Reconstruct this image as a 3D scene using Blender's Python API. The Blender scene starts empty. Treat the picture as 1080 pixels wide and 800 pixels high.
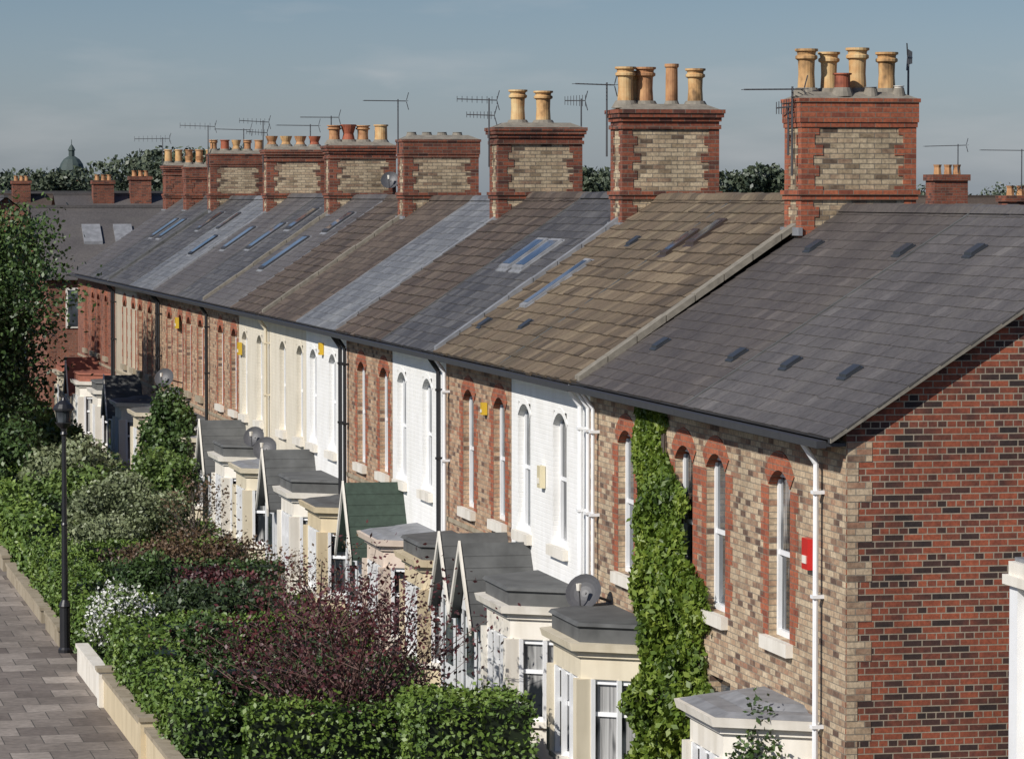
import bpy, math, random
import numpy as np
from mathutils import Vector
random.seed(7); rng=np.random.default_rng(11)
S=bpy.context.scene
S.view_settings.view_transform='Standard'; S.view_settings.look='None'; S.view_settings.exposure=0
COL=S.collection
# ------------------------------------------------------------ helpers
def empty(name):
    o=bpy.data.objects.new(name,None); COL.objects.link(o); o.empty_display_size=.3; return o
class MB:
    def __init__(s): s.v=[];s.f=[];s.m=[];s.r=[];s.mats=[]
    def mi(s,m):
        if m not in s.mats: s.mats.append(m)
        return s.mats.index(m)
    def face(s,pts,m,r=None):
        n=len(s.v); s.v.extend([tuple(p) for p in pts]); s.f.append(tuple(range(n,n+len(pts)))); s.m.append(s.mi(m)); s.r.append(random.random() if r is None else r)
    def hexa(s,p,m,r=None):
        if r is None: r=random.random()
        for q in ((3,2,1,0),(4,5,6,7),(0,1,5,4),(1,2,6,5),(2,3,7,6),(3,0,4,7)): s.face([p[i] for i in q],m,r)
    def box(s,x0,x1,y0,y1,z0,z1,m,r=None):
        s.hexa([(x0,y0,z0),(x1,y0,z0),(x1,y1,z0),(x0,y1,z0),(x0,y0,z1),(x1,y0,z1),(x1,y1,z1),(x0,y1,z1)],m,r)
    def prism(s,poly,z0,z1,m,poly2=None):
        poly2=poly2 or poly; n=len(poly)
        s.face([(x,y,z1) for x,y in poly2],m); s.face([(x,y,z0) for x,y in reversed(poly)],m)
        for i in range(n):
            j=(i+1)%n
            s.face([(*poly[i],z0),(*poly[j],z0),(*poly2[j],z1),(*poly2[i],z1)],m)
    def lathe(s,cx,cy,prof,m,seg=14):
        for k in range(len(prof)-1):
            r0,z0=prof[k]; r1,z1=prof[k+1]
            for i in range(seg):
                a=2*math.pi*i/seg;b=2*math.pi*(i+1)/seg
                s.face([(cx+r0*math.cos(a),cy+r0*math.sin(a),z0),(cx+r0*math.cos(b),cy+r0*math.sin(b),z0),(cx+r1*math.cos(b),cy+r1*math.sin(b),z1),(cx+r1*math.cos(a),cy+r1*math.sin(a),z1)],m,.5)
    def tube(s,p0,p1,r0,r1,m,seg=6):
        p0=Vector(p0);p1=Vector(p1);d=(p1-p0)
        if d.length<1e-5:return
        d.normalize();a=d.orthogonal().normalized();b=d.cross(a)
        for i in range(seg):
            t=2*math.pi*i/seg;u=2*math.pi*(i+1)/seg
            s.face([p0+(a*math.cos(t)+b*math.sin(t))*r0,p0+(a*math.cos(u)+b*math.sin(u))*r0,p1+(a*math.cos(u)+b*math.sin(u))*r1,p1+(a*math.cos(t)+b*math.sin(t))*r1],m,.5)
    def obj(s,name,parent=None,smooth=False):
        me=bpy.data.meshes.new(name); me.from_pydata(s.v,[],s.f)
        for m in s.mats: me.materials.append(m)
        me.polygons.foreach_set('material_index',s.m)
        a=me.attributes.new('rnd','FLOAT','FACE'); a.data.foreach_set('value',s.r)
        me.update()
        o=bpy.data.objects.new(name,me); COL.objects.link(o)
        if parent: o.parent=parent
        return o
def leaves(name,P,size,mat,rnd,parent=None,nb=None,bias=1.0):
    N=len(P); R=rng.normal(size=(N,3)); R/=np.linalg.norm(R,axis=1)[:,None]
    if nb is not None:
        n=nb*bias+R; n/=np.linalg.norm(n,axis=1)[:,None]
    else: n=R
    q=rng.normal(size=(N,3)); t1=np.cross(n,q); t1/=np.linalg.norm(t1,axis=1)[:,None]+1e-9; t2=np.cross(n,t1)
    s=np.asarray(size)[:,None]*(.7+.6*rng.random((N,1)))
    V=np.empty((N,4,3)); V[:,0]=P+t1*s; V[:,1]=P+t2*s*.6; V[:,2]=P-t1*s; V[:,3]=P-t2*s*.6
    me=bpy.data.meshes.new(name); me.vertices.add(4*N); me.vertices.foreach_set('co',V.reshape(-1).astype(np.float32))
    me.loops.add(4*N); me.loops.foreach_set('vertex_index',np.arange(4*N,dtype=np.int32))
    me.polygons.add(N); me.polygons.foreach_set('loop_start',np.arange(0,4*N,4,dtype=np.int32))
    try: me.polygons.foreach_set('loop_total',np.full(N,4,dtype=np.int32))
    except Exception: pass
    me.materials.append(mat)
    a=me.attributes.new('rnd','FLOAT','FACE'); a.data.foreach_set('value',np.clip(rnd,0,1).astype(np.float32))
    me.update(calc_edges=True); me.validate()
    o=bpy.data.objects.new(name,me); COL.objects.link(o)
    if parent:o.parent=parent
    return o
# ------------------------------------------------------------ materials
class NT:
    def __init__(s,name):
        s.mat=bpy.data.materials.new(name); s.mat.use_nodes=True; s.t=s.mat.node_tree; s.n=s.t.nodes; s.b=s.n['Principled BSDF']; s.out=s.n['Material Output']
    def new(s,t,**k):
        n=s.n.new(t)
        for a,b in k.items(): setattr(n,a,b)
        return n
    def l(s,a,b): s.t.links.new(a,b)
    def math(s,op,a,b=None,clamp=False):
        n=s.new('ShaderNodeMath',operation=op); n.use_clamp=clamp
        for i,x in enumerate((a,b)):
            if x is None: continue
            if isinstance(x,(int,float)): n.inputs[i].default_value=x
            else: s.l(x,n.inputs[i])
        return n.outputs[0]
    def mix(s,f,a,b,bt='MIX'):
        n=s.new('ShaderNodeMix',data_type='RGBA',blend_type=bt)
        for i,x in ((0,f),(6,a),(7,b)):
            if isinstance(x,(int,float)): n.inputs[i].default_value=x
            elif isinstance(x,tuple): n.inputs[i].default_value=(*x[:3],1)
            else: s.l(x,n.inputs[i])
        return n.outputs[2]
    def ramp(s,f,stops,const=False):
        n=s.new('ShaderNodeValToRGB'); e=n.color_ramp.elements
        if const:n.color_ramp.interpolation='CONSTANT'
        while len(e)<len(stops): e.new(.5)
        for i,(p,c) in enumerate(stops):
            e[i].position=p; e[i].color=(*c,1)
        s.l(f,n.inputs[0]); return n.outputs[0]
    def pos(s): return s.new('ShaderNodeNewGeometry').outputs['Position']
    def noise(s,sc,det=4,vec=None,rough=.6):
        n=s.new('ShaderNodeTexNoise'); n.inputs['Scale'].default_value=sc; n.inputs['Detail'].default_value=min(det,3); n.inputs['Roughness'].default_value=rough
        s.l(vec if vec is not None else s.pos(),n.inputs['Vector']); return n.outputs['Fac']
    def scale(s,v,xyz):
        n=s.new('ShaderNodeVectorMath',operation='MULTIPLY'); n.inputs[1].default_value=xyz; s.l(v,n.inputs[0]); return n.outputs[0]
    def rnd(s):
        n=s.new('ShaderNodeAttribute'); n.attribute_name='rnd'; return n.outputs['Fac']
    def bump(s,h,st=.5,d=.01):
        n=s.new('ShaderNodeBump'); n.inputs['Strength'].default_value=st; n.inputs['Distance'].default_value=d; s.l(h,n.inputs['Height']); s.l(n.outputs[0],s.b.inputs['Normal'])
    def wallvec(s):
        g=s.new('ShaderNodeNewGeometry'); sp=s.new('ShaderNodeSeparateXYZ'); s.l(g.outputs['Position'],sp.inputs[0])
        sn=s.new('ShaderNodeSeparateXYZ'); s.l(g.outputs['True Normal'],sn.inputs[0])
        k=s.math('GREATER_THAN',s.math('ABSOLUTE',sn.outputs[1]),.6)
        u=s.math('ADD',s.math('MULTIPLY',k,sp.outputs[0]),s.math('MULTIPLY',s.math('SUBTRACT',1,k),sp.outputs[1]))
        c=s.new('ShaderNodeCombineXYZ'); s.l(u,c.inputs[0]); s.l(sp.outputs[2],c.inputs[1]); return c.outputs[0]
def brick_mat(name,stops,mortar,soot=.35,bw=.225,rh=.075,ms=.006,squash=(1,2)):
    t=NT(name); v=t.wallvec()
    b=t.new('ShaderNodeTexBrick'); t.l(v,b.inputs['Vector']); b.inputs['Scale'].default_value=1; b.squash=squash[0]; b.squash_frequency=squash[1]
    b.inputs['Brick Width'].default_value=bw; b.inputs['Row Height'].default_value=rh; b.inputs['Mortar Size'].default_value=ms; b.inputs['Mortar Smooth'].default_value=.15
    b.inputs['Color1'].default_value=(0,0,0,1); b.inputs['Color2'].default_value=(1,1,1,1); b.inputs['Bias'].default_value=0
    b.inputs['Mortar'].default_value=(.5,.5,.5,1)
    n1=t.noise(24,2); n0=t.noise(2.6,2)
    tint=t.math('ADD',b.outputs['Color'],t.math('MULTIPLY',t.math('SUBTRACT',n0,.5),.6),True)
    c=t.ramp(tint,stops)
    c=t.mix(.6,c,t.ramp(n1,[(.3,(.48,.46,.45)),(.7,(1.3,1.28,1.25))]),'MULTIPLY')
    mn=t.mix(n1,tuple(x*.6 for x in mortar),tuple(x*1.1 for x in mortar))
    c=t.mix(b.outputs['Fac'],c,mn)
    big=t.noise(.55,3,None,.7); c=t.mix(soot,c,t.ramp(big,[(.33,(.38,.36,.34)),(.56,(1.05,1.03,1))]),'MULTIPLY')
    st=t.noise(1,3,t.scale(t.pos(),(2.2,2.2,.25)),.65); c=t.mix(soot*.7,c,t.ramp(st,[(.36,(.5,.48,.45)),(.52,(1,1,1))]),'MULTIPLY')
    t.l(c,t.b.inputs['Base Color']); t.b.inputs['Roughness'].default_value=.9
    t.bump(t.math('SUBTRACT',1,b.outputs['Fac']),.8,.006)
    return t.mat
BUFF=brick_mat('buff_brick',[(0,(.12,.075,.055)),(.16,(.30,.19,.125)),(.34,(.47,.36,.24)),(.55,(.58,.47,.325)),(.8,(.49,.36,.235)),(1,(.33,.18,.115))],(.29,.25,.195),.3)
BUFFO=brick_mat('orange_buff_brick',[(0,(.15,.09,.065)),(.2,(.37,.23,.14)),(.5,(.53,.38,.25)),(.8,(.47,.30,.19)),(1,(.35,.16,.095))],(.33,.285,.22),.28)
BUFFC=brick_mat('sooty_buff_brick',[(0,(.11,.075,.052)),(.2,(.34,.26,.165)),(.5,(.57,.47,.32)),(.8,(.49,.38,.25)),(1,(.27,.18,.12))],(.21,.185,.15),.5)
REDG=brick_mat('gable_red_brick',[(0,(.032,.022,.021)),(.22,(.07,.033,.027)),(.4,(.20,.06,.035)),(.62,(.35,.095,.046)),(.84,(.28,.075,.04)),(1,(.12,.045,.034))],(.40,.34,.255),.35,squash=(.5,4),ms=.007)
REDQ=brick_mat('red_dressing_brick',[(0,(.21,.06,.034)),(.5,(.41,.125,.06)),(1,(.33,.09,.045))],(.24,.18,.135),.28)
REDC=brick_mat('sooty_red_brick',[(0,(.09,.035,.026)),(.5,(.28,.085,.044)),(1,(.20,.062,.038))],(.20,.16,.125),.6)
REDF=brick_mat('plain_red_brick',[(0,(.16,.055,.037)),(.5,(.32,.115,.068)),(1,(.26,.105,.068))],(.27,.22,.17),.38)
def paint(name,col,dirt=.35,brick=True,rough=.6):
    t=NT(name)
    n=t.noise(1.0,3,t.scale(t.pos(),(3,3,.4)),.65); n2=t.noise(2.1,3)
    d=t.math('MULTIPLY',t.ramp(n,[(.42,(0,0,0)),(.72,(1,1,1))]),dirt)
    c=t.mix(d,col,tuple(x*f for x,f in zip(col,(.55,.51,.44))))
    c=t.mix(.25,c,t.ramp(n2,[(.3,(.75,.74,.70)),(.6,(1.05,1.05,1.05))]),'MULTIPLY')
    t.l(c,t.b.inputs['Base Color']); t.b.inputs['Roughness'].default_value=rough
    if brick:
        b=t.new('ShaderNodeTexBrick'); t.l(t.wallvec(),b.inputs['Vector']); b.inputs['Scale'].default_value=1
        b.inputs['Brick Width'].default_value=.225; b.inputs['Row Height'].default_value=.075; b.inputs['Mortar Size'].default_value=.01; b.inputs['Mortar Smooth'].default_value=.5
        t.bump(t.math('SUBTRACT',1,b.outputs['Fac']),.35,.005)
    return t.mat
WHITE=paint('white_masonry_paint',(.86,.855,.83),.15); CREAMW=paint('cream_masonry_paint',(.72,.66,.54),.25); TANW=paint('tan_masonry_paint',(.50,.43,.33),.35)
TRIM=paint('white_trim_paint',(.76,.72,.64),.4,False); CREAM=paint('cream_stone_paint',(.66,.59,.45),.4,False); YEL=paint('yellow_cream_paint',(.62,.52,.35),.4,False); PINK=paint('pink_cream_paint',(.66,.55,.46),.4,False)
STONE=paint('weathered_sandstone',(.34,.29,.21),.7,False,.9); UPVC=paint('upvc_white',(.82,.83,.84),.08,False,.3)
def simple(name,col,rough=.6,metal=0,nz=.3,sc=6):
    t=NT(name); n=t.noise(sc,3); c=t.mix(n,tuple(x*(1-nz) for x in col),tuple(min(1,x*(1+nz)) for x in col)); t.l(c,t.b.inputs['Base Color'])
    t.b.inputs['Roughness'].default_value=rough; t.b.inputs['Metallic'].default_value=metal; return t.mat
BLACK=simple('black_paint',(.015,.015,.017),.4); GUT=simple('grey_gutter',(.04,.04,.043),.5); FELT=simple('roofing_felt',(.085,.087,.085),.85,0,.75,2.2); LEAD=simple('lead_sheet',(.21,.215,.225),.6,.0,.6,4)
MORT=simple('mortar_flaunching',(.20,.18,.145),.95,0,.6,7); GALV=simple('galvanised_metal',(.10,.10,.105),.5,.5); REDPLAS=simple('red_plastic',(.50,.02,.015),.35,0,.08); YELP=simple('yellow_plastic',(.55,.35,.02),.4,0,.1)
REDPAINT=simple('red_window_paint',(.30,.04,.03),.4,0,.1)
CREAMP=simple('cream_plastic',(.6,.53,.35),.4,0,.08); BARK=simple('bark',(.07,.055,.045),.9,0,.5,20); BARKR=simple('reddish_bark',(.13,.07,.06),.8,0,.4,20); DISH=simple('dish_grey',(.07,.07,.075),.5); VLEAD=simple('slate_vent',(.032,.036,.042),.45)
GREENR=simple('green_felt_tile',(.035,.055,.04),.85,0,.5,10); SOIL=simple('soil',(.05,.035,.025),.95,0,.5,5); REDTILE=simple('red_clay_tile',(.26,.09,.055),.8,0,.5,8)
BROWNF=simple('brown_window_frame',(.05,.035,.028),.5)
def pot_mat(name,a,b):
    t=NT(name); n=t.noise(3,3,t.scale(t.pos(),(1,1,.6)),.7); c=t.ramp(n,[(.3,tuple(x*.3 for x in b)),(.45,b),(.66,a)]); t.l(c,t.b.inputs['Base Color']); t.b.inputs['Roughness'].default_value=.75; return t.mat
POTY=pot_mat('buff_chimney_pot',(.60,.44,.22),(.50,.29,.12)); POTR=pot_mat('terracotta_pot',(.38,.11,.05),(.29,.08,.04)); POTO=pot_mat('orange_clay_pot',(.52,.29,.13),(.37,.18,.08))
def glass_mat(name,col=(.02,.025,.03)):
    t=NT(name); n=t.noise(1.3,3); c=t.ramp(n,[(.4,col),(.62,tuple(min(1,x*3+.05) for x in col))]); t.l(c,t.b.inputs['Base Color']); t.b.inputs['Roughness'].default_value=.06; t.b.inputs['IOR'].default_value=1.5
    return t.mat
GLASS=glass_mat('window_glass'); GLASSR=glass_mat('rooflight_glass',(.03,.035,.04))
def curt_glass():
    t=NT('bay_glass_with_net_curtain'); n=t.noise(1,3,t.scale(t.pos(),(2.2,2.2,.5))); f=t.noise(1,2,t.scale(t.pos(),(26,26,.6)))
    k=t.ramp(n,[(.46,(0,0,0)),(.52,(1,1,1))]); c=t.ramp(f,[(.3,(.16,.16,.16)),(.65,(.40,.40,.39))]); c=t.mix(k,(.018,.022,.026),c); t.l(c,t.b.inputs['Base Color']); t.b.inputs['Roughness'].default_value=.08; return t.mat
BGLASS=curt_glass()
def roof_mat(name,stops,rough,lichen=.3,lc=(.25,.24,.18)):
    t=NT(name); c=t.ramp(t.rnd(),stops)
    n=t.noise(14,3,None,.7); c=t.mix(.6,c,t.ramp(n,[(.3,(.55,.55,.55)),(.7,(1.4,1.4,1.38))]),'MULTIPLY')
    g=t.noise(.8,3,t.scale(t.pos(),(.5,1.5,.5)),.7); c=t.mix(t.math('MULTIPLY',t.ramp(g,[(.48,(0,0,0)),(.72,(1,1,1))]),lichen),c,lc)
    g2=t.noise(.45,3,t.scale(t.pos(),(.6,1.3,.6))); c=t.mix(.6,c,t.ramp(g2,[(.35,(.62,.61,.62)),(.62,(1.12,1.11,1.08))]),'MULTIPLY')
    t.l(c,t.b.inputs['Base Color']); t.b.inputs['Roughness'].default_value=rough; return t.mat
SL1=roof_mat('grey_slate',[(0,(.083,.076,.074)),(.5,(.094,.086,.083)),(.93,(.103,.094,.091)),(1,(.13,.12,.115))],.65,.2,(.18,.165,.14))
SL1B=roof_mat('warm_grey_slate',[(0,(.068,.058,.054)),(.5,(.078,.067,.061)),(.93,(.087,.075,.068)),(1,(.11,.095,.086))],.68,.22,(.16,.14,.11))
SL2=roof_mat('dark_slate',[(0,(.052,.050,.050)),(.5,(.074,.071,.071)),(1,(.11,.106,.103))],.6,.25,(.17,.16,.14))
SL3=roof_mat('blue_slate',[(0,(.12,.125,.134)),(.5,(.15,.157,.167)),(1,(.19,.197,.207))],.6,.3,(.25,.245,.23))
BR1=roof_mat('brown_concrete_tile',[(0,(.075,.055,.037)),(.3,(.115,.084,.055)),(.8,(.145,.107,.069)),(1,(.19,.145,.094))],.95,.3,(.18,.15,.09))
BR2=roof_mat('dark_brown_tile',[(0,(.052,.038,.031)),(.5,(.08,.058,.045)),(1,(.11,.083,.064))],.9,.25,(.16,.135,.095))
def leaf_mat(name,dark,mid,light,tr=.25):
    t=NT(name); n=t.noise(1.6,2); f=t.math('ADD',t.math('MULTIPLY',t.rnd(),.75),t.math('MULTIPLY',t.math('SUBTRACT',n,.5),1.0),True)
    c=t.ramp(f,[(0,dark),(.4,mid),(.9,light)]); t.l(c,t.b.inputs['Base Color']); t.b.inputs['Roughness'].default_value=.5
    if tr>0:
        tl=t.new('ShaderNodeBsdfTranslucent'); t.l(c,tl.inputs['Color']); mx=t.new('ShaderNodeMixShader'); mx.inputs[0].default_value=tr
        t.l(t.b.outputs[0],mx.inputs[1]); t.l(tl.outputs[0],mx.inputs[2]); t.l(mx.outputs[0],t.out.inputs['Surface'])
    return t.mat
L_HEDGE=leaf_mat('privet_leaves',(.022,.05,.008),(.08,.14,.02),(.18,.25,.045),0)
L_HEDGED=leaf_mat('dark_hedge_leaves',(.015,.034,.008),(.042,.08,.018),(.10,.155,.035),0)
L_IVY=leaf_mat('ivy_leaves',(.025,.055,.008),(.115,.18,.02),(.30,.36,.06),.2)
L_OLIVE=leaf_mat('olive_leaves',(.05,.065,.03),(.15,.18,.085),(.29,.32,.17),0)
L_MAROON=leaf_mat('maroon_leaves',(.018,.006,.008),(.06,.014,.018),(.145,.038,.036),0)
L_BROWN=leaf_mat('bronze_leaves',(.035,.022,.014),(.10,.06,.032),(.18,.12,.06),0)
L_DARK=leaf_mat('evergreen_leaves',(.010,.020,.008),(.03,.052,.018),(.07,.11,.032),0)
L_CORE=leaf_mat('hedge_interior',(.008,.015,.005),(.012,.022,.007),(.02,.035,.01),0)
L_GREEN=leaf_mat('shrub_leaves',(.028,.05,.012),(.09,.145,.03),(.19,.265,.06),0)
L_FLOWER=leaf_mat('white_blossom',(.5,.51,.46),(.68,.68,.63),(.82,.82,.8),0)
L_FAR=leaf_mat('distant_foliage',(.03,.045,.035),(.06,.08,.05),(.10,.12,.07),0)
# ------------------------------------------------------------ ground
def ground_mat():
    t=NT('ground_grass'); n=t.noise(.05,3); m=t.noise(3,3); c=t.ramp(n,[(.35,(.05,.075,.03)),(.6,(.075,.08,.05))]); c=t.mix(.5,c,t.ramp(m,[(.3,(.6,.6,.6)),(.7,(1.3,1.3,1.3))]),'MULTIPLY'); t.l(c,t.b.inputs['Base Color']); t.b.inputs['Roughness'].default_value=1; return t.mat
def pave_mat():
    t=NT('paving_flags'); p=t.pos()
    b=t.new('ShaderNodeTexBrick'); t.l(p,b.inputs['Vector']); b.inputs['Scale'].default_value=1; b.inputs['Brick Width'].default_value=.62; b.inputs['Row Height'].default_value=.9; b.inputs['Mortar Size'].default_value=.009; b.inputs['Mortar Smooth'].default_value=.2
    b.inputs['Color1'].default_value=(0,0,0,1); b.inputs['Color2'].default_value=(1,1,1,1)
    c=t.ramp(b.outputs['Color'],[(0,(.14,.115,.098)),(.35,(.20,.17,.145)),(.7,(.245,.21,.18)),(1,(.34,.295,.255))])
    n=t.noise(6,3,None,.7); c=t.mix(.7,c,t.ramp(n,[(.3,(.6,.6,.58)),(.7,(1.3,1.3,1.3))]),'MULTIPLY'); big=t.noise(.5,3); c=t.mix(.5,c,t.ramp(big,[(.35,(.55,.53,.5)),(.6,(1.1,1.1,1.1))]),'MULTIPLY')
    c=t.mix(b.outputs['Fac'],c,(.06,.055,.045)); t.l(c,t.b.inputs['Base Color']); t.b.inputs['Roughness'].default_value=.85; t.bump(t.math('SUBTRACT',1,b.outputs['Fac']),.4,.006); return t.mat
m=MB(); m.face([(-3000,-300,-.15),(3000,-300,-.15),(3000,4000,-.15),(-3000,4000,-.15)],ground_mat()); m.obj('ground')
ASPH=simple('asphalt',(.05,.05,.052),.9,0,.3,40)
m=MB(); m.face([(-17,-60,-.146),(-9.3,-60,-.146),(-9.3,98,-.146),(-17,98,-.146)],ASPH); m.obj('road')
m=MB()
for k in range(-10,16): m.face([(-13.2,k*6,-.142),(-13.1,k*6,-.142),(-13.1,k*6+2,-.142),(-13.2,k*6+2,-.142)],TRIM)
m.obj('road_markings')
m=MB(); m.box(-9.15,-6.0,-60,98,-.15,0,pave_mat()); m.obj('pavement')
m=MB(); m.box(-9.3,-9.153,-60,98,-.15,-.01,STONE); m.obj('kerb')
m=MB(); m.box(-5.997,-.003,-12,96,-.15,-.01,SOIL); m.obj('garden_soil')
LAWN=simple('lawn_grass',(.07,.13,.025),.95,0,.4,12)
# ------------------------------------------------------------ terrace
W=3.75; ZE=6.04
def tiles(mb,y0,y1,xa,za,xb,zb,w,e,t,mat,jit=.004):
    L=math.hypot(xb-xa,zb-za); dx=(xb-xa)/L; dz=(zb-za)/L; nx=-dz*(1 if dx>0 else -1); nz=abs(dx)
    rows=int(L/e)+1
    for i in range(rows):
        s0=i*e; s1=min(L,s0+e*1.25)
        if s0>=L-.02: break
        off=(i%2)*w*.5; y=y0-off
        rj=random.uniform(-.004,.004)
        while y<y1:
            a=max(y0,y+.003); b=min(y1,y+w-.003)
            if b-a>.02:
                tt=t+random.uniform(-jit,jit)*.8; ss=s0+random.uniform(-jit,jit)*1.5+rj; tl=random.uniform(-jit,jit)*.5
                if random.random()<.012: ss-=.03
                def P(s,h,yy): return (xa+dx*s+nx*h,yy,za+dz*s+nz*h)
                r=random.random()
                p=[P(ss,tt,a),P(ss,tt+tl,b),P(s1,.004,b),P(s1,.004,a)]
                if dx<0: p=p[::-1]
                mb.face(p,mat,r)
                mb.face([P(ss,-.01,a),P(ss,-.01,b),P(ss,tt+tl,b),P(ss,tt,a)],mat,r*.4)
                mb.face([P(ss,-.01,a),P(ss,tt,a),P(s1,.004,a)],mat,r*.4)
            y+=w
def facade(mb,y0,y1,z0,z1,ops,mat,x=0,dep=.2):
    ys=sorted({y0,y1,*[o[0] for o in ops],*[o[1] for o in ops]}); zs=sorted({z0,z1,*[o[2] for o in ops],*[o[3] for o in ops]})
    for i in range(len(ys)-1):
        for k in range(len(zs)-1):
            cy=(ys[i]+ys[i+1])/2;cz=(zs[k]+zs[k+1])/2
            if any(o[0]<cy<o[1] and o[2]<cz<o[3] for o in ops): continue
            mb.face([(x,ys[i+1],zs[k]),(x,ys[i],zs[k]),(x,ys[i],zs[k+1]),(x,ys[i+1],zs[k+1])],mat)
    for a,b,c,d in ops:
        mb.face([(x,a,c),(x+dep,a,c),(x+dep,a,d),(x,a,d)],mat); mb.face([(x,b,c),(x,b,d),(x+dep,b,d),(x+dep,b,c)],mat)
        mb.face([(x,a,d),(x+dep,a,d),(x+dep,b,d),(x,b,d)],mat); mb.face([(x,a,c),(x,b,c),(x+dep,b,c),(x+dep,a,c)],mat)
def sash(mb,a,b,c,d,x,fm):
    f=.065
    mb.box(x-.03,x+.05,a,a+f,c,d,fm);mb.box(x-.03,x+.05,b-f,b,c,d,fm);mb.box(x-.028,x+.05,a+f,b-f,d-f*1.4,d,fm);mb.box(x-.028,x+.05,a+f,b-f,c,c+f*1.2,fm)
    mid=(c+d)/2; mb.box(x-.02,x+.05,a+f,b-f,mid-.03,mid+.03,fm)
    g=random.choice([GLASS,BGLASS]); mb.box(x+.02,x+.03,a+f,b-f,c+f*1.2,mid-.03,g); mb.box(x+.0,x+.01,a+f,b-f,mid+.03,d-f*1.4,g)
def arch(mb,yc,w,zs,rise,th,mat,x=-.012,dep=.2,n=10):
    R=(w*w/4+rise*rise)/(2*rise); zc=zs+rise-R; a0=math.asin(w/2/R)
    for i in range(n):
        a=-a0+2*a0*i/n;b=-a0+2*a0*(i+1)/n
        def P(an,r,xx): return (xx,yc+r*math.sin(an),zc+r*math.cos(an))
        for q in ([P(b,R,x),P(a,R,x),P(a,R+th,x),P(b,R+th,x)],[P(a,R,x),P(b,R,x),P(b,R,dep),P(a,R,dep)],[P(a,R+th,x),P(a,R+th,0.001),P(b,R+th,0.001),P(b,R+th,x)]): mb.face(q,mat)
def quoins(mb,y,sgn,z0,z1,mat,l=.34,s=.225,h=.225,x=-.006):
    z=z0;i=0
    while z<z1-.02:
        zz=min(z+h,z1); ww=l if i%2 else s
        a,b=(y,y+sgn*ww); a,b=min(a,b),max(a,b)
        mb.box(x,.02,a,b,z,zz,mat); z=zz;i+=1
def bay(par,yc,wall,roofm,thick,w=1.5,fw=.85,px=.95,zt=2.55,frame=UPVC):
    mb=MB()
    def pl(o,dx=0): return [(-.001,yc+w+o),(-px-o+dx,yc+fw+o*.55),(-px-o+dx,yc-fw-o*.55),(-.001,yc-w-o)]
    mb.prism(pl(0),-.02,.75,wall); mb.prism(pl(.06),.752,.83,TRIM); mb.prism(pl(-.10),.832,2.05,BGLASS); mb.prism(pl(0),2.052,zt-.2,wall)
    mb.prism(pl(.05),zt-.198,zt-.11,wall); mb.prism(pl(.15),zt-.108,zt-.0,wall,pl(.18))
    if thick: mb.prism(pl(.02),zt+.002,zt+.22,roofm); mb.prism(pl(.07),zt+.222,zt+.27,roofm,pl(.03))
    else: mb.prism(pl(.12),zt+.002,zt+.05,roofm,pl(-.05)); mb.prism(pl(-.3),zt+.052,zt+.12,roofm,pl(-.5))
    P=pl(-.02)
    def seg(p,q,ts,wd):
        for t in ts:
            cx=p[0]+(q[0]-p[0])*t; cy=p[1]+(q[1]-p[1])*t; h=wd/2
            mb.box(cx-h,cx+h,cy-h,cy+h,.832,2.051,wall if wd>.15 else frame)
    seg(P[1],P[1],[0],.2);seg(P[2],P[2],[0],.2);seg(P[0],P[1],[.08],.18);seg(P[3],P[2],[.08],.18)
    seg(P[1],P[2],[.08,.35,.65,.92],.07); seg(P[0],P[1],[.2,.52,.86],.06);seg(P[3],P[2],[.2,.52,.86],.06)
    mb.prism(pl(-.06),1.54,1.60,frame); mb.prism(pl(-.05),.833,.90,frame); mb.prism(pl(-.05),1.98,2.05,frame)
    return mb.obj('bay_window',par)
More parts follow.
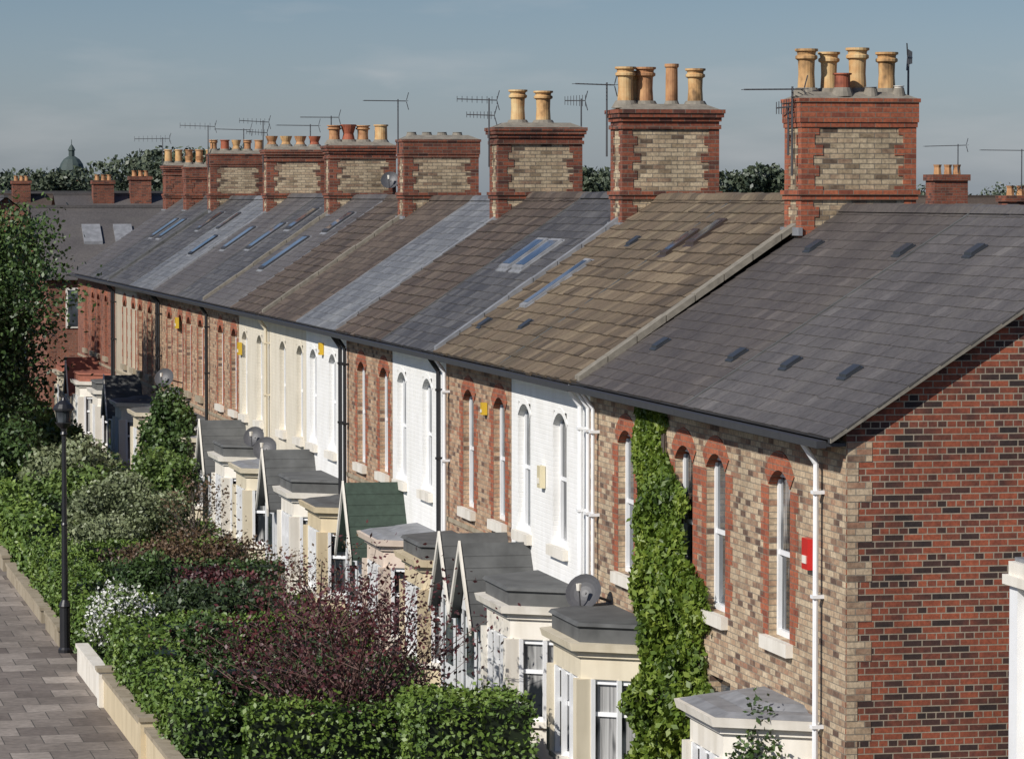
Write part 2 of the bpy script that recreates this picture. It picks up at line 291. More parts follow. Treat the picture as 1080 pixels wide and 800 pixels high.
def porch(par,yc,roofm,wall=UPVC,px=.95,w=.72,ze=2.1,zr=3.15):
    mb=MB()
    mb.box(-px,-.002,yc-w,yc-w+.08,-.01,.7,wall); mb.box(-px,-.002,yc+w-.08,yc+w,-.01,.7,wall)
    for s in (-1,1):
        yy=yc+s*(w-.04); mb.box(-px+.05,-.01,yy-.015,yy+.015,.7,ze-.05,GLASS)
        for xx in (-px,-px*.55,-.07): mb.box(xx,xx+.065,yy-.04,yy+.04,.7,ze,wall)
        mb.box(-px,-.002,yy-.045,yy+.045,ze-.08,ze,wall); mb.box(-px,-.002,yy-.045,yy+.045,.68,.76,wall)
    mb.box(-px+.01,-px+.05,yc-.42,yc+.42,.02,2.0,wall); mb.box(-px-.004,-px+.012,yc-.28,yc+.28,1.1,1.85,GLASS)
    mb.box(-px+.02,-px+.04,yc-w+.08,yc+w-.08,.05,ze,GLASS)
    o=.12
    mb.face([(-px,yc-w,ze),(-px,yc+w,ze),(-px,yc,zr-.05)],wall)
    for s in (-1,1):
        A=(-px-.15,yc+s*(w+o),ze-.17);B=(-.003,yc+s*(w+o),ze-.17);C=(-.003,yc,zr);D=(-px-.15,yc,zr)
        up=[(p[0],p[1],p[2]+.05) for p in (A,B,C,D)]; mb.hexa([A,B,C,D]+up,roofm)
        # slate courses on the porch roof
        for k in range(1,7):
            f=k/7; yk=yc+s*(w+o)*(1-f); zk=ze-.17+(zr-ze+.17)*f+.05
            mb.hexa([(-px-.15,yk,zk-.004),(-.003,yk,zk-.004),(-.003,yk+s*.02,zk-.03),(-px-.15,yk+s*.02,zk-.03),(-px-.15,yk,zk+.012),(-.003,yk,zk+.012),(-.003,yk+s*.02,zk-.012),(-px-.15,yk+s*.02,zk-.012)],roofm)
        A=(-px-.19,yc+s*(w+o+.02),ze-.25);C=(-px-.19,yc,zr-.07)
        mb.hexa([A,(A[0]+.035,A[1],A[2]),(C[0]+.035,C[1],C[2]),C,(A[0],A[1],A[2]+.16),(A[0]+.035,A[1],A[2]+.16),(C[0]+.035,C[1],C[2]+.16),(C[0],C[1],C[2]+.16)],TRIM)
    mb.obj('porch',par)
units=[(.42,13.0),(13,24),(24,34.6),(34.6,45.2),(45.2,56),(56,67.3),(67.3,80),(80,93)]
mids=[6.8]+[(a+b)/2 for a,b in units[1:]]
H=[(BUFF,1,SL1,'s',TRIM,LEAD,0,None),(BUFF,1,SL1B,'s',CREAM,FELT,1,None),
   (WHITE,0,BR1,'t',TRIM,FELT,1,FELT),(BUFFO,1,BR1,'t',YEL,FELT,1,FELT),
   (WHITE,0,SL2,'s',PINK,LEAD,0,GREENR),(BUFFO,1,BR2,'t',YEL,FELT,0,None),
   (WHITE,0,SL3,'s',TRIM,FELT,1,FELT),(CREAMW,0,BR2,'s',CREAM,LEAD,0,None),
   (CREAMW,0,BR2,'t',TRIM,FELT,1,FELT),(BUFFO,1,SL1,'s',CREAM,LEAD,0,None),
   (BUFFO,1,SL2,'s',TRIM,FELT,1,None),(BUFFO,1,SL1,'s',CREAM,FELT,0,None),
   (BUFFO,1,SL3,'s',TRIM,FELT,0,FELT),(TANW,1,SL2,'s',TRIM,FELT,1,None),
   (REDF,1,SL2,'s',TRIM,REDTILE,1,REDTILE),(REDF,1,SL1,'s',CREAM,REDTILE,1,None)]
houses=[]
for hi,(wall,ar,roofm,tt,bw,brf,thick,por) in enumerate(H):
    u=hi//2; ya,yb=units[u]; mid=mids[u]; near=hi%2==0
    y0,y1=(ya,mid) if near else (mid,yb); sg=-1 if near else 1
    off=3.7 if u==0 else 3.5
    if hi==1: off=4.0
    wins=[mid+sg*.95 if u else mid+sg*.8, mid+sg*off]
    doory=mid+sg*1.0
    par=empty('terraced_house'); houses.append(par)
    zr=8.43 if u==0 else 8.56+ (u%3)*.03
    mb=MB(); ww=.92; ops=[]
    for y in wins: ops.append((y-ww/2,y+ww/2,3.32,5.36))
    ops.append((doory-.5,doory+.5,.12,2.5)); ops.sort()
    facade(mb,y0,y1,-.02,ZE-.02,ops,wall)
    mb.face([(2*W,y0,-.02),(2*W,y1,-.02),(2*W,y1,ZE),(2*W,y0,ZE)],REDF)
    if hi in(0,15):
        y=y0 if hi==0 else y1; g=[(0,y,-.02),(2*W,y,-.02),(2*W,y,ZE),(W,y,zr-.03),(0,y,ZE-.02)]
        mb.face(g if hi==0 else g[::-1],REDG)
    mb.obj('brick_walls',par)
    mb=MB()
    dress=REDQ if ar else wall
    for y in wins:
        a,b=y-ww/2,y+ww/2
        if ar:
            arch(mb,y,ww,5.14,.20,.235,dress)
            quoins(mb,a-.001,-1,3.32,5.12,dress); quoins(mb,b+.001,1,3.32,5.12,dress)
        else: arch(mb,y,ww,5.14,.20,.09,wall,x=-.006)
        mb.box(-.09,.14,a-.12,b+.12,3.16,3.318,TRIM if (hi<10) else STONE)
    if ar and u: mb.box(-.022,.05,y0+.01,y1-.01,2.96,3.035,STONE)
    if not ar: mb.box(-.035,.05,y0+.01,y1-.01,5.74,5.97,wall)
    if hi==0:
        z=.0;i=0
        while z<5.75:
            ln=.30 if i%2 else .14; mb.box(.012,ln,y0-.006,y0+.05,z,z+.222,BUFF); z+=.225;i+=1
    mb.obj('window_surrounds',par)
    mb=MB(); fm=REDPAINT if hi in(14,15) else UPVC
    for y in wins: sash(mb,y-ww/2+.003,y+ww/2-.003,3.322,5.33,.13,fm)
    dm=random.choice([BLACK,TRIM,REDTILE,GREENR]); mb.box(.14,.18,doory-.48,doory+.48,.13,2.1,dm); mb.box(.13,.19,doory-.49,doory+.49,2.1,2.16,TRIM); mb.box(.15,.17,doory-.48,doory+.48,2.16,2.48,GLASS)
    for dy in(-.25,.25):
        mb.box(.132,.142,doory+dy-.15,doory+dy+.15,.3,1.0,dm);mb.box(.132,.142,doory+dy-.15,doory+dy+.15,1.15,1.95,dm)
    mb.box(-.5,-.002,doory-.6,doory+.6,-.01,.12,STONE)
    mb.obj('windows_and_door',par)
    bay(par,mid+sg*off-(.45 if hi==1 else 0.2 if hi==0 else 0),bw,brf,thick,w=1.34 if hi==0 else 1.5,fw=.76 if hi==0 else .85)
    if por: porch(par,mid-1.35 if near and u==1 else (mid+.35 if hi==3 else doory),por,zr=3.25 if por is GREENR else 3.15)
    mb=MB(); sl=(zr-ZE)/W; xe=-.22; zev=ZE+sl*xe
    mb.face([(xe,y0,zev-.02),(xe,y1,zev-.02),(W,y1,zr-.02),(W,y0,zr-.02)][::-1],GUT)
    mb.face([(W,y0,zr-.02),(W,y1,zr-.02),(2*W+.2,y1,ZE-sl*.2-.02),(2*W+.2,y0,ZE-sl*.2-.02)],GUT)
    if tt=='s': w_,e_,t_,j_=.30,.215,.016,.004
    else: w_,e_,t_,j_=.33,.27,.034,.009
    ye=y0-(.13 if hi==0 else 0)
    tiles(mb,ye,y1,xe,zev,W,zr,w_,e_,t_,roofm,j_); tiles(mb,ye,y1,2*W+.2,ZE-sl*.2,W,zr,w_,e_,t_,roofm,j_)
    y=ye
    while y<y1-.05:
        l=min(.45,y1-y); h=.07+random.uniform(-.008,.008); q=[(W-.14,zr-.05),(W-.07,zr+h*.55),(W,zr+h),(W+.07,zr+h*.55),(W+.14,zr-.05)]
        rr=random.random()
        for i in range(4): mb.face([(q[i][0],y+.004,q[i][1]),(q[i+1][0],y+.004,q[i+1][1]),(q[i+1][0],y+l-.004,q[i+1][1]),(q[i][0],y+l-.004,q[i][1])],roofm,rr)
        mb.face([(a,y+.004,b) for a,b in q],MORT)
        y+=.45
    mb.obj('tiled_roof',par)
    mb=MB()
    mb.box(-.35,-.235,y0+.002,y1-.002,zev-.115,zev-.035,GUT); mb.box(-.233,-.01,y0,y1,zev-.10,zev-.06,TRIM if not ar else GUT)
    zf=lambda x:ZE+sl*x
    def sbox(xa,xb,ya_,yb_,h0,h1,m_):
        mb.hexa([(xa,ya_,zf(xa)+h0),(xb,ya_,zf(xb)+h0),(xb,yb_,zf(xb)+h0),(xa,yb_,zf(xa)+h0),(xa,ya_,zf(xa)+h1),(xb,ya_,zf(xb)+h1),(xb,yb_,zf(xb)+h1),(xa,yb_,zf(xa)+h1)],m_)
    if near and hi>0:
        fm2=MORT if hi in(2,8,10) else (LEAD if hi in(4,6,12) else FELT)
        wd=.15 if hi==2 else .09
        for k in range(9):
            xa=xe+.02+(W-xe-.05)*k/9; xb=xe+.02+(W-xe-.05)*(k+1)/9-.012
            sbox(xa,xb,y0-wd,y0+wd*.9,-.01,.09+random.uniform(-.01,.01),fm2)
    elif not near:
        sbox(xe,W-.03,y0-.025,y0+.025,.0,.03,LEAD if hi in(7,9) else FELT)
    if hi==0:
        sbox(xe,W,y0-.125,y0-.09,-.055,.004,MORT); sbox(xe,W,y0-.09,y0-.003,-.055,-.02,GUT)
    mb.obj('gutter_and_flashing',par)
    mb=MB()
    def pipe(y,m_,z0=0,x=-.09,r=.042):
        mb.tube((x,y,z0),(x,y,5.55),r,r,m_,8); mb.tube((x,y,5.55),(-.29,y,5.84),r,r,m_,8)
        for z in (1,2.5,4,5.2): mb.box(x-.05,-.001,y-.05,y+.05,z,z+.04,m_)
    if hi==0: pipe(1.3,UPVC,r=.034)
    if hi==1: pipe(12.75,UPVC,r=.034); pipe(12.45,UPVC,2.7,r=.028)
    if near and 2<=hi<=14: pipe(y0+.25,{2:UPVC,4:BLACK,6:BLACK,8:CREAM,10:BLACK}.get(hi,BLACK))
    if hi in(3,5,11,13): pipe(y1-.3,UPVC if hi==3 else BLACK,r=.034)
    if mb.v: mb.obj('downpipes',par)
    mb=MB()
    def velux(xa,xb,a,b,fr=GUT,g=GLASSR):
        sbox(xa-.05,xb+.05,a-.05,b+.05,.0,.03,LEAD if g is GLASSR else fr); sbox(xa,xb,a,b,.0,.08,fr); sbox(xa+.06,xb-.06,a+.06,b-.06,.081,.088,g)
    def vent(x,y): sbox(x-.11,x+.13,y-.16,y+.16,.0,.035,VLEAD); sbox(x-.08,x+.10,y-.14,y+.14,.036,.07,VLEAD)
    if hi==0:
        for p in((.7,5.1),(.7,2.6),(2.9,4.5)): vent(*p)
    if hi==1:
        for p in((.68,11.6),(.7,7.6),(2.85,11.3),(2.85,7.2)): vent(*p)
    if hi==2: velux(2.6,3.15,17.0,17.5,BROWNF,GLASS); velux(2.35,2.9,17.75,18.15,BROWNF,GLASS)
    if hi==3: velux(.95,2.1,21.9,22.35,LEAD,GLASSR); vent(.5,23.2); vent(.6,20.3); vent(2.6,21)
    if hi==4: velux(1.75,2.5,25.9,26.75,LEAD,GLASSR); velux(1.75,2.5,27.1,27.9,LEAD,GLASSR)
    if hi==10: velux(1.6,2.6,60.2,61.0); velux(2.4,3.2,58.2,59)
    if hi==9: velux(1.0,2.2,53.5,54.3); velux(2.4,3.1,52,52.8)
    if hi==11: velux(1.5,2.4,64.6,65.4)
    if hi==12: velux(1.2,2.0,69.8,70.6,BLACK); velux(2.3,3.0,72,72.6)
    if hi==14: velux(1.7,2.6,82.2,83.1); velux(1.7,2.6,84.4,85.2)
    if hi==13: velux(2.2,3,76,76.7)
    if mb.v: mb.obj('rooflights',par)
# ------------------------------------------------------------ chimneys
def pot(mb,x,y,z,h,r,m,kind=0):
    if kind==0: pr=[(r*1.02,z-.1),(r*.98,z+h*.06),(r*.84,z+h*.12),(r*.76,z+h*.45),(r*.80,z+h*.74),(r*1.05,z+h*.78),(r*1.05,z+h*.84),(r*.86,z+h*.87),(r*.9,z+h*.93),(r*1.1,z+h*.95),(r*1.1,z+h),(r*.8,z+h),(r*.74,z+h*.6)]
    elif kind==1: pr=[(r*1.1,z-.1),(r*1.1,z+h*.08),(r,z+h*.12),(r*.95,z+h*.9),(r*1.15,z+h*.93),(r*1.15,z+h),(r*.8,z+h),(r*.78,z+h*.6)]
    else: pr=[(r*1.1,z-.1),(r,z+h*.1),(r*.75,z+h*.5),(r*1.0,z+h*.8),(r*1.15,z+h),(r*.85,z+h),(r*.7,z+h*.5)]
    mb.lathe(x,y,pr,m,18); mb.lathe(x,y,[(r*.76,z+h*.62),(.001,z+h*.62)],BLACK,10)
def chimney(par,y,zt,pots,x0=3.05,x1=4.8,dy=.44,style=0,bm=BUFFC,rm=REDC,zb=7.4):
    mb=MB(); capb=zt-(.42 if style==0 else .34)
    mb.box(x0+.012,x1-.012,y-dy+.012,y+dy-.012,zb,capb,bm)
    z=zb;i=0
    while z<capb-.02:
        zz=min(z+.15,capb); L=(.33,.2,.27,.18)[i%4]; M=.28 if i%2 else .18
        for sx in(0,1):
            for sy in(0,1):
                a,b=(x0,x0+L) if sx==0 else (x1-L,x1); c,d=(y-dy,y-dy+M) if sy==0 else (y+dy-M,y+dy)
                mb.box(a,b,c,d,z,zz-.0005,rm)
        z=zz;i+=1
    def ring(o,a,b,mm=rm): mb.box(x0-o,x1+o,y-dy-o,y+dy+o,a,b,mm)
    zb2=8.55
    ring(.025,zb2,zb2+.072); ring(.05,zb2+.074,zb2+.14)
    if style==0:
        ring(.015,capb,capb+.07); ring(.03,capb+.072,capb+.36); ring(.05,capb+.362,zt)
    else:
        ring(.03,capb,capb+.07); ring(.0,capb+.072,capb+.13);ring(.035,capb+.132,capb+.20); ring(.07,capb+.202,capb+.27);ring(.09,capb+.272,zt)
    o=.02
    mb.prism([(x0-o,y-dy-o),(x1+o,y-dy-o),(x1+o,y+dy+o),(x0-o,y+dy+o)],zt+.001,zt+.10,MORT,[(x0+.2,y-dy+.22),(x1-.2,y-dy+.22),(x1-.2,y+dy-.22),(x0+.2,y+dy-.22)])
    mb.box(x0-.05,x0+.01,y-dy-.04,y+dy+.04,8.03,8.15,LEAD)
    mb.obj('chimney_stack',par)
    mb=MB()
    for (px,py,h,r,m_,k) in pots:
        pot(mb,px,y+py,zt+.07,h,r,m_,k); mb.lathe(px,y+py,[(r*1.5,zt+.03),(r*1.05,zt+.16)],MORT,14)
    mb.obj('chimney_pots',par)
chimney(houses[1],13,10.03,[(3.25,0,.66,.155,POTY,0),(3.63,.12,.62,.15,POTY,0),(4.03,0,.68,.16,POTY,0),(4.48,0,.62,.155,POTY,0),(3.72,-.26,.30,.12,POTR,1),(4.15,-.28,.10,.08,LEAD,1),(4.58,-.28,.12,.07,TRIM,1)],rm=REDQ)
chimney(houses[3],24,10.12,[(3.2,-.05,.68,.17,POTY,0),(3.58,.05,.68,.175,POTO,0),(4.05,0,.74,.11,POTO,1),(4.48,0,.66,.165,POTY,0),(3.42,.22,.62,.14,POTY,0)],style=1)
chimney(houses[5],34.6,10.0,[(3.55,0,.70,.18,POTY,0),(4.08,0,.68,.185,POTY,0)],style=1)
chimney(houses[7],45.2,9.92,[(3.3+.36*i,0,.10,.10,MORT,1) for i in range(4)],style=0)
chimney(houses[9],56,9.92,[(3.25,0,.46,.18,POTO,0),(3.62,0,.48,.18,POTR,2),(4.0,0,.46,.18,POTO,0),(4.48,0,.48,.17,POTY,1)],style=1)
chimney(houses[11],67.3,9.95,[(3.25+.42*i,0,.33,.16,[POTO,POTY,POTO,POTR][i],2) for i in range(4)],style=1)
chimney(houses[13],80,9.98,[(3.2+.37*i,0,.38,.14,[POTO,POTR,POTY,POTO,POTO][i],i%3) for i in range(5)],style=0)
chimney(houses[14],86.5,9.6,[(3.2+.37*i,0,.3,.13,POTO,2) for i in range(4)],style=0,bm=REDC)
chimney(houses[15],92.5,9.7,[(3.2+.37*i,0,.5,.13,[POTY,POTY,POTO,POTO,POTY][i],1) for i in range(5)],style=1,bm=REDC)
# ------------------------------------------------------------ aerials, dishes, boxes
def aerial(x,y,z0,z1,L=.9,ang=180,vert=False,n=9,el=.18,two=False):
    mb=MB(); mb.tube((x,y,z0),(x,y,z1),.017,.015,GALV)
    d=Vector((math.cos(math.radians(ang)),math.sin(math.radians(ang)),random.uniform(-.03,.05))); p=Vector((0,0,1)) if vert else Vector((-d.y,d.x,0.0))
    for zz,LL in ([(z1-.04,L)]+([(z1-.35,L*.7)] if two else [])):
        a=Vector((x,y,zz))-d*LL*.25; mb.tube(a,a+d*LL*1.25,.011,.011,GALV)
        for i in range(n):
            c=a+d*LL*1.25*(i/(n-1)); e=el*(1-.3*i/n)
            mb.tube(c-p*e,c+p*e,.007,.007,GALV,4)
        for s in(-1,1): mb.tube(a+Vector((0,0,s*.02)),a+Vector((0,0,s*.2))-d*.05,.011,.011,GALV,4)
    mb.obj('tv_aerial')
aerial(2.95,12.7,8.9,10.2,.75,185,False,12,.15); aerial(2.95,12.9,9.2,9.95,.4,100,True,7,.12)
aerial(4.88,13.2,9.6,10.7,.25,60,True,6,.12)
aerial(2.9,24.1,9.3,10.6,.6,190,False,10,.2); aerial(2.95,34.6,9.2,10.6,.65,170,True,9,.08,True)
aerial(4.9,34.7,9.2,10.6,.35,150,True,8,.12); aerial(3.0,45.3,9.6,10.85,.8,180,False,12,.2)
aerial(3.0,67.3,9.3,10.8,.7,185,True,8,.10,True); aerial(3.0,79.8,9.4,10.9,.9,170,True,8,.12); aerial(4.2,80.1,9.9,10.8,1.0,200,False,9,.2)
aerial(3.2,56.2,9.8,10.7,.8,175,False,9,.2); aerial(3.0,92.5,9.4,10.7,1,180,True,9,.13); aerial(4.4,67.4,10,10.7,1.0,185,False,9,.2)
def dish(loc,r,ang,tilt=25):
    mb=MB(); rings=[(0,0)]+[(r*k/5,.28*r*(k/5)**2) for k in range(1,6)]; seg=20
    a=math.radians(ang); t=math.radians(tilt); f=Vector((math.cos(a)*math.cos(t),math.sin(a)*math.cos(t),math.sin(t))); s=Vector((-math.sin(a),math.cos(a),0)); up=f.cross(s); c=Vector(loc)
    def P(rr,h,q): return c+s*rr*math.cos(q)+up*rr*math.sin(q)+f*h
    for k in range(5):
        for i in range(seg):
            q0=2*math.pi*i/seg;q1=2*math.pi*(i+1)/seg
            mb.face([P(rings[k][0],rings[k][1],q0),P(rings[k][0],rings[k][1],q1),P(rings[k+1][0],rings[k+1][1],q1),P(rings[k+1][0],rings[k+1][1],q0)],DISH,.5)
    lo=-math.pi/2 if up.z>0 else math.pi/2
    mb.tube(P(r,.28*r,lo),c+f*r*.95,.012,.012,GALV); mb.lathe((c+f*r).x,(c+f*r).y,[(.03,(c+f*r).z-.05),(.04,(c+f*r).z+.05)],TRIM,8)
    mb.tube(c,(max(c.x+.25,-.02) if c.x<.5 else c.x+.2,c.y,c.z-.12),.02,.02,GALV)
    mb.obj('satellite_dish')
dish((-.4,11.6,2.98),.27,-125); dish((-.5,42.6,2.95),.28,-120); dish((-.5,44.4,3.1),.25,-120); dish((-.5,62,3.6),.28,-120); dish((-.5,60.4,3.2),.25,-120); dish((4.6,55.3,9.0),.24,-110)
def abox(y,z,m_,w=.26,h=.34):
    mb=MB(); d=.09; mb.prism([(-d,y-w/2+.03),(-d,y+w/2-.03),(-.008,y+w/2),(-.008,y-w/2)][::-1],z-h/2,z+h/2,m_); mb.prism([(-d-.012,y-w*.25),(-d-.012,y+w*.25),(-d-.001,y+w*.25),(-d-.001,y-w*.25)][::-1],z-h*.3,z-h*.05,TRIM); mb.obj('alarm_box')
abox(1.75,4.47,REDPLAS,.30,.36); abox(16.1,4.3,CREAMP); abox(20.5,5.1,YELP,.2,.2); abox(37.6,5.4,YELP,.25,.25); abox(50.2,4.9,YELP,.3,.3); abox(63,5.1,YELP,.3,.3)
# ------------------------------------------------------------ neighbouring white building at right edge
par=empty('white_rendered_house'); mb=MB()
mb.box(.72,6,-9,-3.35,-.1,4.62,TRIM); mb.box(.56,6.1,-9.1,-3.2,4.62,4.72,TRIM); mb.box(.60,6,-9.05,-3.28,4.72,4.86,TRIM); mb.box(.62,.75,-3.5,-3.26,-.1,4.6,UPVC); mb.box(.66,6,-9,-3.3,4.862,4.9,LEAD)
for k in range(3):
    y=-5-k*1.4; mb.box(.66,.73,y-.5,y+.5,1,4,UPVC); mb.box(.645,.662,y-.42,y+.42,1.1,3.9,GLASS)
mb.obj('walls',par)
# ------------------------------------------------------------ vegetation
def hedge(x0,x1,y0,y1,h,mat,dens=420,ls=.05,name='garden_hedge'):
    par=empty(name); mb=MB()
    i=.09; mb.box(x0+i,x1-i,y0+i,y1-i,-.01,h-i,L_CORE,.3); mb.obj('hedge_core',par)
    A=[('t',(x1-x0)*(y1-y0)),('w',(y1-y0)*h),('e',(y1-y0)*h),('s',(x1-x0)*h),('n',(x1-x0)*h)]
    P=[];Nn=[]
    for k,a in A:
        n=int(a*dens*(1.3 if k=='t' else 1)); 
        if k in 'en': n=n//3
        u=rng.random(n);v=rng.random(n)
        if k=='t': p=np.c_[x0+(x1-x0)*u,y0+(y1-y0)*v,np.full(n,h)];q=(0,0,1)
        elif k=='w': p=np.c_[np.full(n,x0),y0+(y1-y0)*u,h*v];q=(-1,0,.3)
        elif k=='e': p=np.c_[np.full(n,x1),y0+(y1-y0)*u,h*v];q=(1,0,.3)
        elif k=='s': p=np.c_[x0+(x1-x0)*u,np.full(n,y0),h*v];q=(0,-1,.3)
        else: p=np.c_[x0+(x1-x0)*u,np.full(n,y1),h*v];q=(0,1,.3)
        P.append(p);Nn.append(np.tile(q,(n,1)))
    P=np.concatenate(P);Nn=np.concatenate(Nn)
    d=.05*np.sin(P[:,1]*2.1+x0)+.04*np.sin(P[:,0]*3.3+P[:,2]*2.7)+.04*np.sin(P[:,1]*5.3+P[:,2]*4)
    P=P+Nn*(d-.02)[:,None]+rng.normal(size=P.shape)*.035
    ex=np.minimum(P[:,0]-x0,x1-P[:,0]); ey=np.minimum(P[:,1]-y0,y1-P[:,1]); P[:,2]-=np.where((P[:,2]>h-.12),np.clip(.12-np.minimum(ex,ey),0,.12)*.8,0)
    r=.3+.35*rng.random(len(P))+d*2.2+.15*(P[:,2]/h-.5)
    ns=int((x1-x0)*(y1-y0)*45); s=np.c_[x0+(x1-x0)*rng.random(ns),y0+(y1-y0)*rng.random(ns),h+.12*rng.random(ns)**2]
    P=np.concatenate([P,s]);Nn=np.concatenate([Nn,np.tile((0,0,1),(ns,1))]);r=np.concatenate([r,.7+.3*rng.random(ns)])
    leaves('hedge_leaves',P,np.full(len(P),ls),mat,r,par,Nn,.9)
def shrub(name,c,rad,mat,n=5000,ls=.05,ncl=22,sp=.34,mat2=None,frac=0,stems=True):
    par=empty(name); c=np.array(c,float); rad=np.array(rad,float)
    d=rng.normal(size=(ncl,3)); d/=np.linalg.norm(d,axis=1)[:,None]; d[:,2]=np.abs(d[:,2])*1.1-.25
    cc=c+d*rad*(.5+.35*rng.random((ncl,1)))
    idx=rng.integers(0,ncl,n); e=rng.normal(size=(n,3)); e/=np.linalg.norm(e,axis=1)[:,None]
    P=cc[idx]+e*rad*sp*(.5+.65*rng.random((n,1)))*(.7+.6*rng.random((ncl,1)))[idx]
    P[:,2]=np.maximum(P[:,2],.02)
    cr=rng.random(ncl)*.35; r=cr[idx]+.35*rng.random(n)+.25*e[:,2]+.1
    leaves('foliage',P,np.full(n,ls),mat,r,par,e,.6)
    if mat2 is not None:
        k=int(n*frac); s=rng.integers(0,n,k); leaves('blossom',P[s]+e[s]*.05+np.array((0,0,.03)),np.full(k,ls*.8),mat2,rng.random(k),par)
    if stems:
        mb=MB(); b=(c[0],c[1],-.02)
        for k in range(0,ncl,2):
            m1=(np.array(b)+cc[k])/2+rng.normal(size=3)*.08; mb.tube(b,m1,.035,.022,BARK,5); mb.tube(m1,cc[k],.022,.008,BARK,5)
        mb.obj('stems',par)
def tree(name,base,h,r,mat,ncl,nl,ls,tr,z0,sig=.22,sub=3,lift=.3,bark=None):
    bark=bark or BARK
    par=empty(name); mb=MB(); base=np.array(base,float); mid=base+np.array((0,0,(h+z0)/2)); R=np.array((r,r,(h-z0)/2))
    top=base+np.array((rng.normal()*.1,rng.normal()*.1,z0)); k1=base+np.array((.05,.03,z0*.5)); mb.tube(base,k1,tr,tr*.85,bark,8); mb.tube(k1,top,tr*.85,tr*.7,bark,8)
    C=[]
    for i in range(ncl):
        d=rng.normal(size=3); d/=np.linalg.norm(d); q=mid+d*R*(.35+.6*rng.random()**.6); C.append(q)
    C=np.array(C); tips=[]
    for q in C:
        t=rng.random()*.5; s=top+(mid-top)*t*.8; m1=s+(q-s)*.5+np.array((0,0,lift*r*.4))+rng.normal(size=3)*.06*r
        rr=tr*.42*(1-t*.5); mb.tube(s,m1,rr,rr*.6,bark,6); mb.tube(m1,q,rr*.6,rr*.2,bark,5)
        for j in range(sub):
            d=rng.normal(size=3)*r*.22; d[2]=abs(d[2])*.8+.05*r; e=q+d; mb.tube(q-(q-m1)*.3*rng.random(),e,rr*.28,rr*.1,bark,4); tips.append(e)
    mb.tube(top,mid+np.array((0,0,R[2]*.5)),tr*.7,tr*.2,bark,7)
    mb.obj('trunk_and_limbs',par)
    A=np.concatenate([C,np.array(tips)]) if len(tips) else C
    idx=rng.integers(0,len(A),nl); P=A[idx]+rng.normal(size=(nl,3))*sig*r*np.array((1,1,.75)); cr=rng.random(len(A))*.5
    P[:,2]=np.maximum(P[:,2],.05)
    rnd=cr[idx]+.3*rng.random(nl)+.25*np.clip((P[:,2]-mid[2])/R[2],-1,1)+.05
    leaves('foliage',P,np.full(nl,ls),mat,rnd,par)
bnd=[]
for (a,b),md in zip(units,mids): bnd+= [a,md]
for i,y in enumerate(bnd[2:14]):
    w=.75; hh=[1.35,1.2,1.3,1.1,1.25,1.15,1.1,1.25,1.2,1.2,1.3,1.2][i]
    hedge(-5.1,-1.5 if i%2 else -1.3,y-w/2,y+w/2,hh,L_HEDGE if i%3!=1 else L_HEDGED,430 if y<40 else 230,.042 if y<40 else .06)
hedge(-3.0,-1.35,10.4,12.3,1.6,L_HEDGE,430,.042)
fh=[(13.6,18.9,1.25,L_HEDGE),(19.6,24.2,1.35,L_HEDGE),(28.0,30.0,1.2,L_HEDGE),(30.9,36.5,1.3,L_HEDGE),(37.2,41,1.25,L_HEDGE),(41.6,45.5,1.5,L_HEDGE),(46,51,1.3,L_HEDGE),(51.7,57,1.3,L_HEDGE),(58,64,1.5,L_HEDGED),(64.6,70,1.4,L_HEDGE),(71,80,1.5,L_HEDGE),(81,92,1.6,L_HEDGED)]
for a,b,h,mt in fh: hedge(-5.9,-5.12,a,b,h,mt,420 if a<40 else 200,.042 if a<40 else .065)
shrub('white_flowering_shrub',(-5.5,26.3,.85),(.75,1.0,.8),L_GREEN,5500,.042,20,.36,L_FLOWER,.8)
shrub('feathery_shrub',(-3.4,45.6,1.15),(1.7,2.0,1.35),L_OLIVE,15000,.05,42,.28)
shrub('feathery_shrub',(-4.3,41.5,.9),(1.0,1.3,.9),L_OLIVE,6000,.05,24,.3)
shrub('bronze_shrub',(-3.0,36.6,.95),(1.9,1.3,.85),L_BROWN,9000,.04,30,.28)
shrub('bronze_shrub',(-2.9,32.4,.8),(1.4,1.2,.65),L_MAROON,5000,.04,24,.3)
shrub('evergreen_shrub',(-3.6,27.2,.85),(1.4,1.5,1.0),L_DARK,9000,.05,26,.34)
shrub('evergreen_shrub',(-2.8,21.6,.7),(1.0,1.2,.75),L_DARK,7000,.045,24,.34)
shrub('garden_shrub',(-4.4,22.0,.8),(.7,1.2,.9),L_HEDGED,6000,.045,20,.34)
shrub('garden_shrub',(-2.5,28.6,.55),(.9,1.1,.6),L_GREEN,5000,.045,20,.34)
shrub('garden_shrub',(-4.3,33.2,.8),(.8,1.2,.9),L_HEDGED,5000,.05,20,.34)
shrub('garden_shrub',(-2.2,38.5,.7),(.9,1.1,.7),L_GREEN,5000,.05,20,.34)
shrub('garden_shrub',(-1.9,50.2,1.5),(1.0,1.4,1.25),L_GREEN,9000,.06,28,.3)
shrub('garden_shrub',(-1.3,54.2,2.1),(.8,1.4,1.8),L_HEDGED,9000,.06,30,.3)
shrub('garden_shrub',(-4.0,53,1.0),(1.3,2.0,1.1),L_GREEN,7000,.07,24,.32)
shrub('garden_shrub',(-3.5,59,1.1),(1.5,2.2,1.3),L_OLIVE,7000,.07,24,.32)
shrub('garden_shrub',(-4.6,64,1.2),(1.3,2.4,1.3),L_HEDGED,8000,.07,26,.32)
shrub('garden_shrub',(-3.2,70,1.2),(1.6,2.4,1.3),L_GREEN,8000,.08,26,.32)
shrub('garden_shrub',(-4.2,77,1.4),(1.6,3,1.5),L_HEDGED,9000,.08,26,.32)
